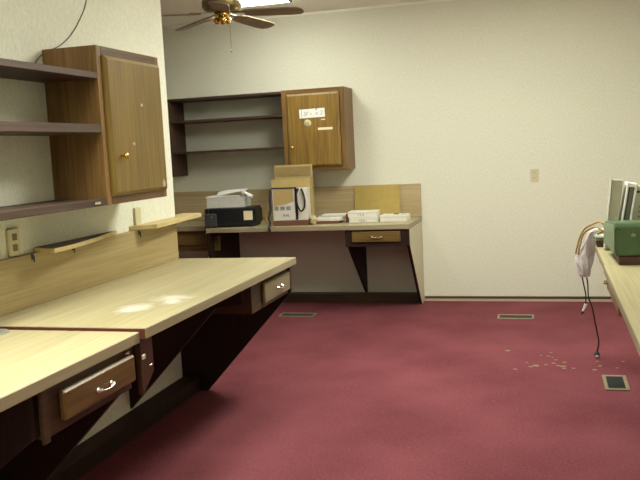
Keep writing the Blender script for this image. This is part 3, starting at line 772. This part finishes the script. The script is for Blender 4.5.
# far end of the right desk: dark box, papers, cables, bag
w = MB((1.37, -2.16, ZF)); w.box(1.337, 1.395, -2.22, -2.115, ZF, .792, M['redb'], .003)
tag(w.build('dark_box'), 'small dark brown box at the far end of the right desk', 'box')
l = (1.37, -2.165, .7925)
t = thing('parts_tray', 'small pale tray of odds and ends on the small dark brown box', 'tray', l, (0, 0, .1))
w = MB(); w.box(-.045, .035, -.06, .05, 0, .018, M['greenl'], .003); w.build('tray_body', t)
w = MB(); w.box(-.042, .02, -.063, .03, .0182, .028, M['offw'], .002); w.build('lid', t, 'white lid')
w = MB(); w.tube([(-.035, -.04, .036), (.0, -.045, .050), (.03, -.03, .044), (.045, .0, .05)], .007, M['cable'], 8); w.build('wire', t)
w = MB((1.3, -2.3, ZF))
w.tube([(1.362, -2.40, .905), (1.352, -2.31, .908), (1.330, -2.21, .892), (1.280, -2.11, .852), (1.252, -2.085, .80), (1.238, -2.08, .75), (1.226, -2.075, .70)], .0055, M['cable'], 8)
tag(w.build('cable'), 'upper amber brown cable arching from the beige unit over the desk end', 'cable', 'cables at the right desk end')
w = MB((1.3, -2.3, ZF))
w.tube([(1.356, -2.42, .872), (1.346, -2.34, .876), (1.328, -2.26, .874), (1.300, -2.18, .856), (1.268, -2.14, .82), (1.250, -2.135, .76), (1.238, -2.13, .70)], .0050, M['cable'], 8)
tag(w.build('cable'), 'lower amber brown cable behind the green machine bending toward the desk end', 'cable', 'cables at the right desk end')
# plastic bag
rnd = random.Random(4)
tb = bmesh.new(); rings = []
secs = [(1.375, -2.14, .846, .012, .020), (1.352, -2.12, .850, .020, .026), (1.325, -2.09, .825, .028, .028), (1.306, -2.07, .775, .036, .030), (1.292, -2.05, .715, .042, .032),
        (1.274, -2.04, .672, .052, .036), (1.272, -2.04, .640, .048, .036), (1.274, -2.04, .600, .040, .034), (1.276, -2.04, .568, .033, .028), (1.278, -2.04, .553, .022, .018)]
n = 22
for (x, y, z, rx, ry) in secs:
    ring = []
    for k in range(n):
        a = 2*PI*k/n; f = 1+.16*math.sin(5*a+z*40)+.14*(rnd.random()-.5)
        ring.append(tb.verts.new((x+rx*f*math.cos(a), y+ry*f*math.sin(a), z+.010*(rnd.random()-.5)-.25*0)))
    rings.append(ring)
for a, b in zip(rings, rings[1:]):
    for k in range(n):
        f = tb.faces.new([a[k], a[(k+1) % n], b[(k+1) % n], b[k]])
tb.faces.new(rings[0]); tb.faces.new(rings[-1])
bmesh.ops.recalc_face_normals(tb, faces=tb.faces[:])
w = MB((1.3, -2.06, .55)); w.absorb(tb, M['bag']); tag(w.build('plastic_bag'), 'white crumpled plastic bag draped off the far end of the right desk', 'bag')
# hanging cords with plugs
l = (1.36, -1.93, 0)
t = thing('power_cord', 'long black power cord hanging from the plastic bag down to the carpet', 'cord', l, group='cords hanging from the bag')
w = MB(l); w.tube([(1.287, -2.03, .556), (1.296, -2.0, .50), (1.30, -1.97, .42), (1.323, -1.95, .345), (1.338, -1.93, .26), (1.352, -1.91, .18), (1.362, -1.89, .12), (1.358, -1.86, .075), (1.355, -1.835, .045)], .0042, M['bcord'], 8); w.build('cable', t)
w = MB(l); w.lathe([(0, -.012), (.014, -.011), (.018, 0), (.017, .014), (.012, .026), (.005, .034)], M['bcord'], n=16, mtx=T(1.354, -1.838, .0205) @ R(math.radians(-58), 'X')); w.build('plug', t)
w = MB(l); w.lathe([(0, .0024), (.0115, .002), (.013, 0)], M['whitedot'], n=16, mtx=T(1.354, -1.838, .0205) @ R(math.radians(-58), 'X') @ T(0, 0, -.0122) @ R(PI, 'X')); w.build('plug_face', t, 'shiny white plug face')
l = (1.26, -2.02, .34)
t = thing('power_cord', 'short dark cord with grey plug dangling above the carpet from the plastic bag', 'cord', l, group='cords hanging from the bag')
w = MB(l); w.tube([(1.262, -2.03, .556), (1.272, -2.02, .50), (1.283, -2.02, .44), (1.281, -2.02, .385)], .0040, M['bcord'], 8); w.build('cable', t)
w = MB(l); w.tube([(1.283, -2.02, .384), (1.276, -2.02, .360), (1.268, -2.02, .340)], .010, M['tray'], 10); w.build('plug', t, 'pale grey plug')
w = MB(l); w.tube([(1.2675, -2.02, .3395), (1.258, -2.02, .322)], .006, M['bcord'], 8, sub=0); w.build('plug_tip', t)

# ------------------------------------------------------------------ debris on the carpet
spots = [(.800, -1.705, .045), (1.075, -1.725, .028), (1.015, -1.80, .02), (1.06, -1.82, .03), (1.085, -1.84, .02), (1.105, -1.905, .026), (1.09, -1.985, .03),
         (1.045, -2.02, .028), (.985, -2.055, .05), (.955, -2.075, .03), (1.155, -1.955, .03), (1.115, -2.035, .03), (1.145, -2.055, .045), (1.15, -2.095, .03),
         (1.205, -2.085, .028), (.865, -2.14, .03), (1.325, -2.11, .034), (1.36, -2.02, .028), (1.35, -1.91, .022), (1.455, -2.05, .022), (1.50, -1.90, .022), (.93, -1.98, .02)]
proto = None
for i, (x, y, s) in enumerate(spots):
    if proto is None:
        tb = bmesh.new(); bmesh.ops.create_icosphere(tb, subdivisions=2, radius=.5)
        rr = random.Random(11)
        for v in tb.verts:
            k = 1+.5*(rr.random()-.5); v.co = Vector((v.co.x*k, v.co.y*.55*k, max(-.06, v.co.z*.16*k)))
        w = MB(); w.absorb(tb, M['scrap']); o = proto = w.build('debris_scrap')
    else:
        o = proto.copy(); COL.objects.link(o)
    s *= .92
    o.scale = (s, s, s); o.location = (x, y, .06*s+.0006); o.rotation_euler = (0, 0, random.uniform(-.5, .5))
    tag(o, 'small pale scrap of debris scattered on the carpet before the right desk', 'debris', 'debris scraps on the carpet')

# ------------------------------------------------------------------ camera, world, view
cam = bpy.data.cameras.new('camera'); co = bpy.data.objects.new('camera', cam); COL.objects.link(co)
Rv = Vector((0.96124918, 0.2713009, -0.04894725)); Uv = Vector((0.0163604, 0.12109801, 0.99250572)); Fv = Vector((-0.27519511, 0.95484611, -0.11196677))
m = Matrix((( Rv.x, Uv.x, -Fv.x, 1.06874764), (Rv.y, Uv.y, -Fv.y, -6.99468741), (Rv.z, Uv.z, -Fv.z, 1.38327412), (0, 0, 0, 1)))
co.matrix_world = m
cam.sensor_width = 36; cam.lens = 796.1103*36/640; cam.clip_start = .05; cam.clip_end = 60
SC.camera = co
wd = bpy.data.worlds.new('world'); SC.world = wd; wd.use_nodes = True
wd.node_tree.nodes['Background'].inputs[0].default_value = (.5, .5, .5, 1); wd.node_tree.nodes['Background'].inputs[1].default_value = .05
vs = SC.view_settings; vs.view_transform = 'Standard'; vs.look = 'None'; vs.gamma = 1; vs.exposure = 0.0; vs.use_curve_mapping = False
